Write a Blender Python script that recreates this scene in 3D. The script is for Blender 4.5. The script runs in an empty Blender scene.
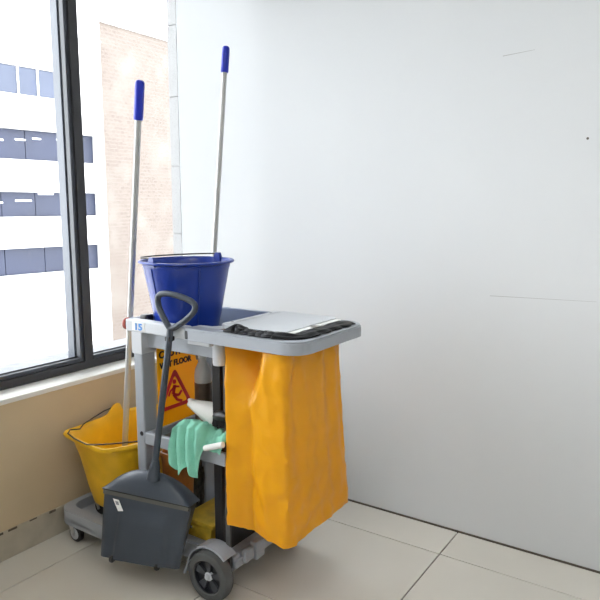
import bpy, bmesh, math, random
from mathutils import Vector, Matrix, noise
random.seed(4)
S = bpy.context.scene
COL = S.collection
PI = math.pi

# ------------------------------------------------------------------ camera
cam_d = bpy.data.cameras.new('camera')
cam_d.sensor_width = 36.0
cam_d.lens = 36.0 * 640 / 600
cam_d.clip_end = 500
cam = bpy.data.objects.new('camera', cam_d)
COL.objects.link(cam)
cam.location = (0, 0, 1.36)
YAW = math.atan(432 / math.hypot(640, 95))
PITCH = math.atan(95 / 640)
cam.rotation_euler = (PI / 2 - PITCH, 0, YAW)
S.camera = cam

# ------------------------------------------------------------------ world and exposure
w = bpy.data.worlds.new('overcast_sky')
S.world = w
w.use_nodes = True
bg = w.node_tree.nodes['Background']
bg.inputs['Color'].default_value = (0.93, 0.97, 1.0, 1)
bg.inputs['Strength'].default_value = 5.0
S.view_settings.view_transform = 'Standard'
S.view_settings.look = 'None'
S.view_settings.gamma = 1
S.view_settings.use_curve_mapping = False
S.view_settings.exposure = 0.78

# ------------------------------------------------------------------ materials
def mat(name, col, rough=.5, metal=0, bump=0, bscale=60, var=0, vscale=6, spec=.5, trans=0, coat=0):
    m = bpy.data.materials.new(name)
    m.use_nodes = True
    nt = m.node_tree
    b = nt.nodes['Principled BSDF']
    b.inputs['Base Color'].default_value = (*col, 1)
    b.inputs['Roughness'].default_value = rough
    b.inputs['Metallic'].default_value = metal
    b.inputs['Specular IOR Level'].default_value = spec
    if coat:
        b.inputs['Coat Weight'].default_value = coat
    tc = nt.nodes.new('ShaderNodeTexCoord')
    if var:
        n = nt.nodes.new('ShaderNodeTexNoise')
        n.inputs['Scale'].default_value = vscale
        n.inputs['Detail'].default_value = 5
        nt.links.new(tc.outputs['Object'], n.inputs['Vector'])
        r = nt.nodes.new('ShaderNodeValToRGB')
        r.color_ramp.elements[0].position = .3
        r.color_ramp.elements[1].position = .7
        r.color_ramp.elements[0].color = (*[c * (1 - var) for c in col], 1)
        r.color_ramp.elements[1].color = (*[min(1, c * (1 + var * .5)) for c in col], 1)
        nt.links.new(n.outputs['Fac'], r.inputs['Fac'])
        nt.links.new(r.outputs['Color'], b.inputs['Base Color'])
    if bump:
        n2 = nt.nodes.new('ShaderNodeTexNoise')
        n2.inputs['Scale'].default_value = bscale
        n2.inputs['Detail'].default_value = 4
        nt.links.new(tc.outputs['Object'], n2.inputs['Vector'])
        bp = nt.nodes.new('ShaderNodeBump')
        bp.inputs['Strength'].default_value = bump
        bp.inputs['Distance'].default_value = .004
        nt.links.new(n2.outputs['Fac'], bp.inputs['Height'])
        nt.links.new(bp.outputs['Normal'], b.inputs['Normal'])
    if trans:
        t = nt.nodes.new('ShaderNodeBsdfTranslucent')
        t.inputs['Color'].default_value = (*col, 1)
        mx = nt.nodes.new('ShaderNodeMixShader')
        mx.inputs[0].default_value = trans
        nt.links.new(b.outputs[0], mx.inputs[1])
        nt.links.new(t.outputs[0], mx.inputs[2])
        nt.links.new(mx.outputs[0], nt.nodes['Material Output'].inputs[0])
    return m

M = {}
M['wall_white'] = mat('white_paint', (.695, .712, .728), .55, bump=.08, bscale=25, var=.02, vscale=1.5)
M['wall_cream'] = mat('cream_paint', (.60, .48, .31), .7, bump=.12, bscale=18, var=.06, vscale=3)
M['sill'] = mat('sill_paint', (.78, .77, .72), .45, var=.05)
M['baseboard'] = mat('baseboard_paint', (.46, .41, .32), .55, var=.12, vscale=14)
M['tile'] = mat('porcelain_tile', (.64, .61, .545), .16, var=.05, vscale=2.5, spec=.5)
M['grout'] = mat('grout', (.13, .11, .09), .9)
M['gap'] = mat('grimy_joint', (.12, .10, .08), .9, var=.4, vscale=30)
M['ceiling'] = mat('ceiling_paint', (.82, .82, .80), .8)
M['frame'] = mat('dark_aluminium', (.034, .034, .038), .4, spec=.5)
M['bead'] = mat('grey_aluminium', (.060, .068, .085), .35, spec=.6)
M['ledge'] = mat('outside_ledge', (.12, .125, .14), .6, var=.3, vscale=20)
M['gasket'] = mat('rubber_gasket', (.015, .015, .018), .6)
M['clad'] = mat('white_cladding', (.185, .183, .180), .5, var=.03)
M['grey'] = mat('grey_plastic', (.36, .385, .425), .38, bump=.05, bscale=200, var=.06, vscale=12)
M['lightgrey'] = mat('light_grey_plastic', (.55, .57, .60), .35, bump=.04, bscale=200, var=.05, vscale=9)
M['wellgrey'] = mat('blue_grey_plastic', (.27, .32, .42), .4, var=.06)
M['darkgrey'] = mat('slate_plastic', (.050, .062, .082), .40, bump=.06, bscale=220, var=.12, vscale=7)
M['taupe'] = mat('taupe_rubber', (.115, .115, .105), .6)
M['black'] = mat('black_plastic', (.012, .012, .014), .4)
M['liner'] = mat('black_film', (.004, .004, .005), .42, bump=.12, bscale=40, spec=.2)
M['tyre'] = mat('grey_rubber', (.085, .088, .088), .75, var=.12, vscale=25)
M['spoke'] = mat('spoke_plastic', (.05, .055, .065), .4)
M['hub'] = mat('black_hub', (.014, .016, .022), .35)
M['steel'] = mat('zinc_steel', (.55, .55, .56), .32, metal=.9)
M['alu'] = mat('brushed_aluminium', (.50, .50, .49), .42, metal=.55)
M['wire'] = mat('dark_wire', (.05, .045, .045), .4, metal=.6)
M['blue'] = mat('blue_plastic', (.007, .036, .30), .28, var=.08, vscale=5, spec=.5)
M['gripblue'] = mat('blue_grip', (.006, .022, .45), .35)
M['yellow'] = mat('yellow_plastic', (.88, .50, .015), .38, var=.14, vscale=9, bump=.05, bscale=120)
M['dullyellow'] = mat('worn_yellow_plastic', (.72, .48, .04), .5, var=.30, vscale=18)
M['bag'] = mat('orange_vinyl', (.96, .455, .008), .36, bump=.22, bscale=42, var=.06, vscale=8, trans=.28)
M['sign'] = mat('sign_yellow', (.96, .55, .008), .4, trans=.35)
M['signred'] = mat('sign_red', (.70, .035, .03), .45)
M['signblack'] = mat('sign_black', (.02, .015, .01), .5)
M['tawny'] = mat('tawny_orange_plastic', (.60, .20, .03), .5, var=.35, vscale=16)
M['cloth'] = mat('mint_microfibre', (.25, .62, .47), .9, bump=.5, bscale=260, var=.08, vscale=20)
M['milky'] = mat('milky_plastic', (.82, .80, .76), .4, trans=.35)
M['bottle'] = mat('clear_bottle', (.90, .90, .88), .2, trans=.3)
M['brown'] = mat('brown_liquid', (.14, .09, .06), .4, var=.3, vscale=30)
M['mophead'] = mat('grey_mop_yarn', (.14, .125, .11), .95, var=.4, vscale=60)
M['paper'] = mat('white_paper', (.80, .80, .78), .7)
M['printblue'] = mat('print_blue', (.06, .25, .65), .5)
M['printgrey'] = mat('print_grey', (.25, .25, .27), .6)
M['red'] = mat('red_rubber', (.45, .09, .07), .5)
M['scuff'] = mat('scuff', (.42, .42, .42), .9)
M['facade'] = mat('white_render', (.62, .61, .60), .7, var=.03, vscale=.4)
M['extglass'] = mat('tinted_band_glass', (.010, .015, .040), .5, var=.25, vscale=.35)
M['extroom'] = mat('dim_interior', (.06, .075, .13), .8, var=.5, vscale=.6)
M['spandrelglass'] = mat('pale_tinted_glass', (.050, .060, .092), .6, var=.08, vscale=.5)
M['asphalt'] = mat('street', (.45, .44, .42), .9, var=.1, vscale=.3)

def glass_mat():
    m = bpy.data.materials.new('clear_window_glass')
    m.use_nodes = True
    nt = m.node_tree
    nt.nodes.remove(nt.nodes['Principled BSDF'])
    t = nt.nodes.new('ShaderNodeBsdfTransparent')
    t.inputs[0].default_value = (.97, .975, .98, 1)
    g = nt.nodes.new('ShaderNodeBsdfGlossy')
    g.inputs['Roughness'].default_value = .02
    f = nt.nodes.new('ShaderNodeFresnel')
    f.inputs['IOR'].default_value = 1.25
    mx = nt.nodes.new('ShaderNodeMixShader')
    nt.links.new(f.outputs[0], mx.inputs[0])
    nt.links.new(t.outputs[0], mx.inputs[1])
    nt.links.new(g.outputs[0], mx.inputs[2])
    nt.links.new(mx.outputs[0], nt.nodes['Material Output'].inputs[0])
    return m
M['glass'] = glass_mat()

def brick_mat():
    m = mat('pale_brick', (.4, .3, .25), .85)
    nt = m.node_tree
    b = nt.nodes['Principled BSDF']
    tc = nt.nodes.new('ShaderNodeTexCoord')
    mp = nt.nodes.new('ShaderNodeMapping')
    mp.inputs['Rotation'].default_value = (0, 0, 0)
    sp = nt.nodes.new('ShaderNodeSeparateXYZ')
    cb = nt.nodes.new('ShaderNodeCombineXYZ')
    nt.links.new(tc.outputs['Object'], sp.inputs[0])
    nt.links.new(sp.outputs['Y'], cb.inputs['X'])
    nt.links.new(sp.outputs['Z'], cb.inputs['Y'])
    br = nt.nodes.new('ShaderNodeTexBrick')
    br.inputs['Scale'].default_value = 1.0
    br.inputs['Brick Width'].default_value = .34
    br.inputs['Row Height'].default_value = .22
    br.inputs['Mortar Size'].default_value = .025
    br.inputs['Color1'].default_value = (.120, .094, .079, 1)
    br.inputs['Color2'].default_value = (.142, .114, .097, 1)
    br.inputs['Mortar'].default_value = (.156, .132, .115, 1)
    nt.links.new(cb.outputs[0], br.inputs['Vector'])
    n = nt.nodes.new('ShaderNodeTexNoise')
    n.inputs['Scale'].default_value = .45
    n.inputs['Detail'].default_value = 6
    nt.links.new(tc.outputs['Object'], n.inputs['Vector'])
    r = nt.nodes.new('ShaderNodeValToRGB')
    r.color_ramp.elements[0].position = .48
    r.color_ramp.elements[1].position = .66
    nt.links.new(n.outputs['Fac'], r.inputs['Fac'])
    mx = nt.nodes.new('ShaderNodeMix')
    mx.data_type = 'RGBA'
    nt.links.new(r.outputs['Color'], mx.inputs['Factor'])
    nt.links.new(br.outputs['Color'], mx.inputs['A'])
    mx.inputs['B'].default_value = (.166, .145, .127, 1)
    nt.links.new(mx.outputs['Result'], b.inputs['Base Color'])
    return m
M['brick'] = brick_mat()

def emit(name, col, s):
    m = bpy.data.materials.new(name)
    m.use_nodes = True
    b = m.node_tree.nodes['Principled BSDF']
    b.inputs['Base Color'].default_value = (.8, .8, .8, 1)
    b.inputs['Emission Color'].default_value = (*col, 1)
    b.inputs['Emission Strength'].default_value = s
    return m
M['lamp'] = emit('lamp_diffuser', (1, .98, .95), 1.2)
M['farlamp'] = emit('far_lamp', (1, .99, .95), 1.6)

# ------------------------------------------------------------------ geometry helpers
def obj(name, bm, m, parent=None, smooth=None, mods=None):
    """link a bmesh given in world coordinates as one object; a child is stored relative to its root"""
    bmesh.ops.recalc_face_normals(bm, faces=bm.faces[:])
    off = Vector((0, 0, 0))
    p = parent
    while p is not None:
        off += Vector(p.location)
        p = p.parent
    if off.length:
        bmesh.ops.translate(bm, verts=bm.verts[:], vec=-off)
    me = bpy.data.meshes.new(name)
    bm.to_mesh(me)
    bm.free()
    if isinstance(m, str):
        m = M[m]
    me.materials.append(m)
    if smooth is not None:
        me.polygons.foreach_set('use_smooth', [True] * len(me.polygons))
        me.set_sharp_from_angle(angle=math.radians(smooth))
    o = bpy.data.objects.new(name, me)
    COL.objects.link(o)
    if parent:
        o.parent = parent
    return o

def thing(name, loc, label, cat, group=None, kind=None, rotz=0):
    o = bpy.data.objects.new(name, None)
    o.empty_display_size = .05
    COL.objects.link(o)
    o.location = loc
    o.rotation_euler = (0, 0, rotz)
    tag(o, label, cat, group, kind)
    return o

def tag(o, label=None, cat=None, group=None, kind=None):
    if label: o['label'] = label
    if cat: o['category'] = cat
    if group: o['group'] = group
    if kind: o['kind'] = kind
    return o

def box(bm, x0, x1, y0, y1, z0, z1, bev=0, seg=2):
    r = bmesh.ops.create_cube(bm, size=1)
    vs = r['verts']
    for v in vs:
        v.co = Vector((x0 + (v.co.x + .5) * (x1 - x0), y0 + (v.co.y + .5) * (y1 - y0), z0 + (v.co.z + .5) * (z1 - z0)))
    if bev:
        es = list({e for v in vs for e in v.link_edges})
        bmesh.ops.bevel(bm, geom=es, offset=bev, segments=seg, affect='EDGES', profile=.5)
    return bm

def bx(*a, **k):
    return box(bmesh.new(), *a, **k)

def tube(bm, pts, r, n=10, closed=False, caps=True):
    pts = [Vector(p) for p in pts]
    rr = r if isinstance(r, (list, tuple)) else [r] * len(pts)
    N = len(pts)
    rings = []
    up = None
    for i, p in enumerate(pts):
        if closed:
            t = (pts[(i + 1) % N] - pts[i - 1]).normalized()
        else:
            t = (pts[min(i + 1, N - 1)] - pts[max(i - 1, 0)]).normalized()
        if up is None:
            up = t.orthogonal().normalized()
        up = (up - t * up.dot(t)).normalized()
        b = t.cross(up)
        rings.append([bm.verts.new(p + (up * math.cos(a) + b * math.sin(a)) * rr[i]) for a in [2 * PI * k / n for k in range(n)]])
    M_ = N if closed else N - 1
    for i in range(M_):
        A, B = rings[i], rings[(i + 1) % N]
        for k in range(n):
            bm.faces.new((A[k], A[(k + 1) % n], B[(k + 1) % n], B[k]))
    if caps and not closed:
        bm.faces.new(rings[0][::-1])
        bm.faces.new(rings[-1])
    return bm

def tb(*a, **k):
    return tube(bmesh.new(), *a, **k)

def lathe(bm, prof, c, n=32, axis='z', ring=False):
    """prof: (radius, height) list; c: centre; closed surface of revolution (open ends get capped if radius > 0)"""
    rings = []
    for r, h in prof:
        cir = []
        for k in range(n):
            a = 2 * PI * k / n
            if axis == 'z': p = (c[0] + r * math.cos(a), c[1] + r * math.sin(a), c[2] + h)
            elif axis == 'y': p = (c[0] + r * math.cos(a), c[1] + h, c[2] + r * math.sin(a))
            else: p = (c[0] + h, c[1] + r * math.cos(a), c[2] + r * math.sin(a))
            cir.append(bm.verts.new(p))
        rings.append(cir)
    for A, B in zip(rings, rings[1:]):
        for k in range(n):
            bm.faces.new((A[k], A[(k + 1) % n], B[(k + 1) % n], B[k]))
    if ring:
        A, B = rings[-1], rings[0]
        for k in range(n):
            bm.faces.new((A[k], A[(k + 1) % n], B[(k + 1) % n], B[k]))
    else:
        bm.faces.new(rings[0][::-1])
        bm.faces.new(rings[-1])
    return bm

def lt(*a, **k):
    return lathe(bmesh.new(), *a, **k)

def prism(bm, poly, z0, z1, fn=None):
    """extrude an (a, b) polygon between z0 and z1; fn maps (a, b, z) to a point"""
    fn = fn or (lambda a, b, z: (a, b, z))
    A = [bm.verts.new(fn(a, b, z0)) for a, b in poly]
    B = [bm.verts.new(fn(a, b, z1)) for a, b in poly]
    n = len(poly)
    fs = [bm.faces.new(A[::-1]), bm.faces.new(B)]
    for i in range(n):
        bm.faces.new((A[i], A[(i + 1) % n], B[(i + 1) % n], B[i]))
    if n > 4:
        for f in fs:
            f.normal_update()
        bmesh.ops.triangulate(bm, faces=fs, ngon_method='EAR_CLIP')
    return bm

def arc(cx, cy, r, a0, a1, n=6):
    return [(cx + r * math.cos(math.radians(a0 + (a1 - a0) * i / n)), cy + r * math.sin(math.radians(a0 + (a1 - a0) * i / n))) for i in range(n + 1)]

def rrect(x0, x1, y0, y1, r, n=5):
    return arc(x1 - r, y1 - r, r, 0, 90, n) + arc(x0 + r, y1 - r, r, 90, 180, n) + arc(x0 + r, y0 + r, r, 180, 270, n) + arc(x1 - r, y0 + r, r, 270, 360, n)

def text_mesh(s, size, fn, depth=.0012):
    """flat lettering as a mesh; fn maps (a, b, d) in text units to a world point"""
    cu = bpy.data.curves.new('lettering', 'FONT')
    cu.body = s
    cu.size = size
    cu.extrude = depth
    cu.align_x = 'CENTER'
    cu.offset = size * .04
    cu.resolution_u = 3
    to = bpy.data.objects.new('lettering', cu)
    COL.objects.link(to)
    dg = bpy.context.evaluated_depsgraph_get()
    me = bpy.data.meshes.new_from_object(to.evaluated_get(dg))
    bm = bmesh.new()
    bm.from_mesh(me)
    bpy.data.objects.remove(to)
    bpy.data.curves.remove(cu)
    bpy.data.meshes.remove(me)
    for v in bm.verts:
        v.co = Vector(fn(v.co.x, v.co.y, v.co.z))
    return bm

def copy_tree(o, parent=None):
    c = o.copy()
    COL.objects.link(c)
    if parent: c.parent = parent
    for ch in list(o.children):
        copy_tree(ch, c)
    return c

# ================================================================== THE ROOM
XW = -2.232      # inner face of the low window wall
XG = -2.39       # glass
YW = 2.466       # face of the white wall
X1, Y0, ZC = 4.8, -3.6, 2.78
TS = .60

floor = obj('floor', bx(XW - .3, X1 + .2, Y0 - .2, YW + .2, -.08, -.006), 'grout')
tag(floor, 'beige glossy porcelain tiled floor', kind='structure')
tile_me = None
gx = -2.046
i0 = int(math.floor((XW - gx) / TS)); i1 = int(math.ceil((X1 - gx) / TS))
gy = 2.257
j0 = int(math.floor((Y0 - gy) / TS)); j1 = 1
tile_cache = {}
def tile(xa, xb, ya, yb):
    key = (round(xb - xa, 4), round(yb - ya, 4))
    if key not in tile_cache:
        b = bx(0, xb - xa, 0, yb - ya, -.010, 0, bev=.0012, seg=1)
        o = obj('tile', b, 'tile', floor)
        tile_cache[key] = o.data
    else:
        o = bpy.data.objects.new('tile', tile_cache[key])
        COL.objects.link(o)
        o.parent = floor
    o.location = (xa, ya, 0)
G = .0021
for i in range(i0, i1):
    for j in range(j0, j1):
        xa = max(gx + i * TS, XW) + G; xb = min(gx + (i + 1) * TS, X1) - G
        ya = max(gy + j * TS, Y0) + G; yb = min(gy + (j + 1) * TS, YW - .004) - G
        if xb - xa > .01 and yb - ya > .01:
            tile(xa, xb, ya, yb)

wr = obj('wall_right', bx(-2.392, X1 + .2, YW, YW + .15, -.08, ZC), 'wall_white')
tag(wr, 'plain white wall beside the window', kind='structure')
# scratches, a nail hole and the dark joint along the floor
def mark(name, p, q, wd):
    (xa, za), (xb, zb) = p, q
    dx, dz = xb - xa, zb - za
    L = math.hypot(dx, dz); nx, nz = -dz / L * wd, dx / L * wd
    b = prism(bmesh.new(), [(xa - nx, za - nz), (xb - nx * .4, zb - nz * .4), (xb + nx * .4, zb + nz * .4), (xa + nx, za + nz)], YW - .0006, YW + .001, lambda a, c, z: (a, z, c))
    return obj(name, b, 'scuff', wr)
mark('scratch', (-.747, 1.903), (-.633, 1.911), .0012)
mark('scratch', (-.756, 1.010), (-.373, 1.018), .0010)
obj('nail_hole', lt([(.001, -.0012), (.0045, -.001), (.0045, .002)], (-.438, YW, 1.590), 10, 'y'), 'gap', wr)
obj('floor_joint', bx(XW, X1, YW - .0035, YW + .002, -.006, .006), 'gap', wr)

wl = obj('wall_left', bx(-2.46, XW, Y0 - .2, YW, -.08, .616), 'wall_cream')
tag(wl, 'cream painted low wall under the window', kind='structure')
bb = obj('baseboard_left', bx(XW - .005, XW + .006, Y0, YW, 0, .116, bev=.002), 'baseboard')
tag(bb, 'taupe baseboard along the window wall', kind='structure')
# flaking paint line on top of the baseboard
rng = random.Random(8)
yy = .9
while yy < 1.55:
    L = rng.uniform(.01, .05)
    if rng.random() < .5:
        obj('paint_chip', bx(XW + .0055, XW + .0072, yy, yy + L, .112 - rng.uniform(0, .006), .117, bev=.0006, seg=1), 'gap', bb)
    yy += L + rng.uniform(.0, .06)
sl = obj('trim_1', bx(-2.352, XW + .004, Y0, YW, .612, .632, bev=.003), 'sill')
tag(sl, 'white painted window sill', kind='structure')

ob = obj('wall_behind_camera', bx(-2.5, X1 + .2, Y0 - .2, Y0, -.08, ZC), 'wall_white')
tag(ob, 'white wall behind the camera', kind='structure')
of = obj('wall_far_side', bx(X1, X1 + .2, Y0, YW, -.08, ZC), 'wall_white')
tag(of, 'white wall opposite the window', kind='structure')
oc = obj('ceiling', bx(-2.46, X1 + .2, Y0 - .2, YW + .15, ZC, ZC + .2), 'ceiling')
tag(oc, 'white ceiling', kind='structure')
oh = obj('wall_lintel', bx(-2.46, XW, Y0 - .2, YW, 2.60, ZC), 'wall_white')
tag(oh, 'white wall strip above the window', kind='structure')

# ---- window: dark frame, grey beads and separate panes
win = thing('window_1', (-2.37, YW, .632), 'tall window with dark metal frame and clear glass', None, kind='structure')
del_y = 1.31
mull = [1.792 - k * del_y for k in range(0, 5)]
MW = .044
obj('bottom_rail', bx(-2.405, -2.350, Y0, YW, .632, .668, bev=.002), 'frame', win)
obj('top_rail', bx(-2.405, -2.350, Y0, YW, 2.56, 2.60, bev=.002), 'frame', win)
edges = []
for k, y in enumerate(mull):
    if y < Y0: break
    b = bmesh.new()
    box(b, -2.405, -2.350, y, y + MW, .664, 2.565, bev=.002)
    mo = obj('mullion', b, 'frame', win)
    obj('glazing_bead', bx(-2.390, -2.362, y - .016, y + .001, .668, 2.56, bev=.002), 'bead', mo)
    obj('gasket', bx(-2.402, -2.390, y - .010, y + .001, .668, 2.56), 'gasket', mo)
    obj('outer_bead', bx(-2.450, -2.402, y - .018, y + .03, .668, 2.56, bev=.002), 'bead', mo)
    edges.append(y)
seg = [(edges[0] + MW, YW)] + [(edges[k + 1] + MW, edges[k]) for k in range(len(edges) - 1)]
for ya, yb in seg:
    obj('pane', bx(XG - .003, XG + .003, ya - .006, yb + .006, .664, 2.566), 'glass', win)
    obj('sill_bead', bx(-2.384, -2.362, ya, yb - (.016 if yb < YW else 0), .668, .684, bev=.002), 'bead', win)
    obj('gasket', bx(-2.387, -2.384, ya, yb, .684, .690), 'gasket', win)
esl = obj('trim_2', bx(-2.62, -2.405, Y0, YW, .62, .662, bev=.004), 'ledge')
tag(esl, 'grey outside window ledge', kind='structure')

# ---- white panels on the outside return next to the glass
ret = obj('wall_outside_return', bx(-2.455, -2.393, YW + .006, YW + .15, -.5, 3.4), 'clad')
tag(ret, 'white panelled return just outside the glass', kind='structure')
zj = [1.21 + .349 * k for k in range(-4, 7)]
for a, b_ in zip(zj, zj[1:]):
    obj('panel', bx(-2.458, -2.394, YW - .001, YW + .05, a + .002, b_ - .002, bev=.001, seg=1), 'clad', ret)

# ---- ceiling lamps of the room (above and behind the camera)
def ceiling_lamp(x, y, lab, power):
    t = thing('ceiling_lamp', (x, y, ZC - .03), lab, 'ceiling lamp', 'ceiling lamps of the room')
    b = bmesh.new()
    box(b, x - .31, x + .31, y - .31, y - .285, ZC - .03, ZC)
    box(b, x - .31, x + .31, y + .285, y + .31, ZC - .03, ZC)
    box(b, x - .31, x - .285, y - .285, y + .285, ZC - .03, ZC)
    box(b, x + .285, x + .31, y - .285, y + .285, ZC - .03, ZC)
    obj('lamp_frame', b, 'lightgrey', t)
    obj('diffuser', bx(x - .285, x + .285, y - .285, y + .285, ZC - .018, ZC - .008), 'lamp', t)
    l = bpy.data.lights.new('lamp_light', 'AREA')
    l.shape = 'SQUARE'; l.size = .55; l.energy = power; l.color = (1, .98, .95)
    lo = bpy.data.objects.new('lamp_light', l)
    COL.objects.link(lo)
    lo.parent = t
    lo.location = (0, 0, -.004)
LP = 5
ceiling_lamp(-.9, .1, 'square white ceiling lamp nearest the window wall', LP)
ceiling_lamp(.9, .1, 'square white ceiling lamp over the middle of the room', LP)
ceiling_lamp(2.4, .1, 'square white ceiling lamp farthest from the window', LP)
ceiling_lamp(.9, -2.1, 'square white ceiling lamp at the back of the room', LP)

# ================================================================== OUTSIDE
ang = math.radians(-5.6)
off = thing('office_building', (-28.88, 23.26, -14), 'white office block with dark horizontal window bands, left of brick building', 'building', rotz=ang)
def fobj(name, b, m, parent=None, smooth=None):
    # local facade coordinates: x out of the facade, y along it, z world height
    bmesh.ops.translate(b, verts=b.verts[:], vec=Vector((-28.88, 23.26, 0)))
    if parent is not None and parent is not off:
        # sub-parts share their part's frame
        pass
    return obj(name, b, m, parent or off, smooth)
UE = .62
bands = [(6.70, 8.03), (3.58, 5.05), (.78, 2.0), (-2.12, -.78)]
zs = [14.0, 8.03, 6.70, 5.05, 3.58, 2.0, .78, -.78, -2.12, -14]
for k in range(0, len(zs), 2):
    fobj('wall_band', bx(-.6, 0, -30, UE, zs[k + 1], zs[k]), 'facade')
fobj('end_wall', bx(-5, 0.004, .16, UE, -2.2, 8.1), 'facade')
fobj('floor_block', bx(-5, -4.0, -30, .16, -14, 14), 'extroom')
for zz in (-2.3, .55, 3.35, 6.5):
    fobj('floor_slab', bx(-4.0, -.6, -30, .16, zz - .2, zz + .1), 'facade')
# top band: separate pale panes between white mullions
p0 = bx(-.25, -.18, 0, .98, 6.70, 8.03)
first = None
for k in range(14):
    ya = -3.04 + 1.02 * (1 - k) - .97
    if ya > -2.0: 
        continue
    fobj('window', bx(-.25, -.06, ya, ya + .95, 6.72, 8.01, bev=.01, seg=1), 'spandrelglass')
    fobj('mullion', bx(-.2, .02, ya + .95, ya + 1.02, 6.70, 8.03), 'facade')
p0.free()
fobj('end_wall', bx(-.6, 0, -1.02, .16, 6.70, 8.03), 'facade')
# lower bands: tinted panes, dim rooms with lamps behind
for bi, (za, zb) in enumerate(bands[1:]):
    n = 0
    ya = .15
    while ya > -22:
        wdt = (1.75, 2.1, 1.4)[(n + bi) % 3]
        fobj('window', bx(-.42, -.36, ya - wdt + .015, ya - .015, za + .01, zb - .01, bev=.008, seg=1), 'extglass')
        ya -= wdt
        n += 1
rl = random.Random(3)
for (za, zb) in (bands[1], bands[2]):
    for k in range(7):
        u = -1.9 - k * 1.15 - rl.uniform(0, .4)
        zl = zb - rl.uniform(.1, .6)
        fobj('ceiling_light', bx(-.36, -.33, u, u + rl.uniform(.4, .9), zl, zl + .07), 'farlamp')
fobj('ledge', bx(0, .10, -30, UE, -3.70, -3.60), 'asphalt')
fobj('parapet', bx(-.3, .12, -30, UE, 9.9, 10.0), 'facade')
fobj('vent', bx(0, .12, -.35, -.05, -4.05, -3.82, bev=.01, seg=1), 'printgrey')

bk = thing('brick_building', (-31, 30, -14), 'pale pink brick building right of the white office block', 'building')
obj('wall', bx(-43, -31, 24.9, 50, -14, 11.75), 'brick', bk)
obj('coping', bx(-43.1, -30.9, 24.85, 50.1, 11.75, 11.95), 'facade', bk)
obj('drainpipe', tb([(-30.9, 25.3, -14), (-30.9, 25.3, 9)], .09, 8), 'facade', bk)
for zz in (-9, -4.5, 0, 4.5):
    obj('pipe_bracket', bx(-31, -30.78, 25.15, 25.45, zz, zz + .1), 'clad', bk)
gr = obj('street_ground', bx(-90, -2.7, -60, 90, -14.2, -14), 'asphalt')
tag(gr, 'pale street far below the window', kind='structure')

# ================================================================== JANITOR CART
cart = thing('janitor_cart', (-1.62, 1.77, 0), 'grey plastic janitor cart carrying buckets, bag and cleaning tools', 'janitor cart')
# --- base platform (recessed at the window end for the mop bucket)
BN, BF = 1.500, 2.045
outer = arc(-2.135, BN + .06, .06, 180, 270, 5) + [(-1.90, BN), (-1.84, 1.592), (-1.50, 1.592), (-1.38, 1.592), (-1.365, 1.61), (-1.365, 1.93), (-1.38, 1.945), (-1.6, 1.945), (-1.80, BF)] + arc(-2.135, BF - .06, .06, 90, 180, 5)
b = bmesh.new()
prism(b, outer, .078, .098)
base = obj('base_platform', b, 'grey', cart)
rim = bmesh.new()
inner = [(x * .0 + (-2.03 + (x + 2.03) * .83), 1.772 + (y - 1.772) * .84) for x, y in outer]
n = len(outer)
for i in range(n):
    j = (i + 1) % n
    a, c, d, e = outer[i], outer[j], inner[j], inner[i]
    vs = [rim.verts.new((*p, z)) for z in (.094, .138) for p in (a, c, d, e)]
    for f in ((0, 1, 5, 4), (2, 3, 7, 6), (4, 5, 6, 7), (0, 3, 2, 1)):
        rim.faces.new([vs[q] for q in f])
bmesh.ops.remove_doubles(rim, verts=rim.verts[:], dist=1e-5)
obj('raised_rim', rim, 'grey', base)
b = bmesh.new()
box(b, -1.60, -1.345, 1.600, 1.635, .100, .142, bev=.004)
box(b, -1.60, -1.345, 1.885, 1.92, .100, .142, bev=.004)
box(b, -1.372, -1.338, 1.60, 1.94, .098, .128, bev=.004)
box(b, -1.345, -1.315, 1.690, 1.740, .098, .165, bev=.004)
box(b, -1.345, -1.325, 1.640, 1.690, .105, .150, bev=.004)
obj('rear_frame', b, 'grey', base)
obj('axle', tb([(-1.40, 1.565, .09), (-1.40, 1.955, .09)], .009, 10), 'steel', cart)

# --- swivel casters
def caster(x, y):
    f = bmesh.new()
    lathe(f, [(.004, .080), (.018, .079), (.018, .071), (.004, .070)], (x - .012, y, 0), 14)
    for s in (-1, 1):
        prism(f, [(x - .030, .073), (x - .002, .073), (x + .010, .040), (x + .004, .030), (x - .008, .034)], y + s * .017 - .0015, y + s * .017 + .0015, lambda a, c, z: (a, z, c))
    fo = obj('caster', f, 'steel', cart)
    wv = bmesh.new()
    lathe(wv, [(.006, -.012), (.031, -.012), (.036, -.008), (.036, .008), (.031, .012), (.006, .012)], (x, y, .036), 24, 'y')
    obj('wheel', wv, 'black', fo, 40)
    obj('wheel_hub', lt([(.003, -.0135), (.024, -.0132), (.025, -.0105), (.025, .0105), (.024, .0132), (.003, .0135)], (x, y, .036), 18, 'y'), 'lightgrey', fo, 40)
    obj('axle_bolt', lt([(.002, -.0205), (.006, -.020), (.006, .020), (.002, .0205)], (x, y, .036), 8, 'y'), 'steel', fo)
caster(-2.118, 1.530)
caster(-2.10, 1.985)

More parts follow.
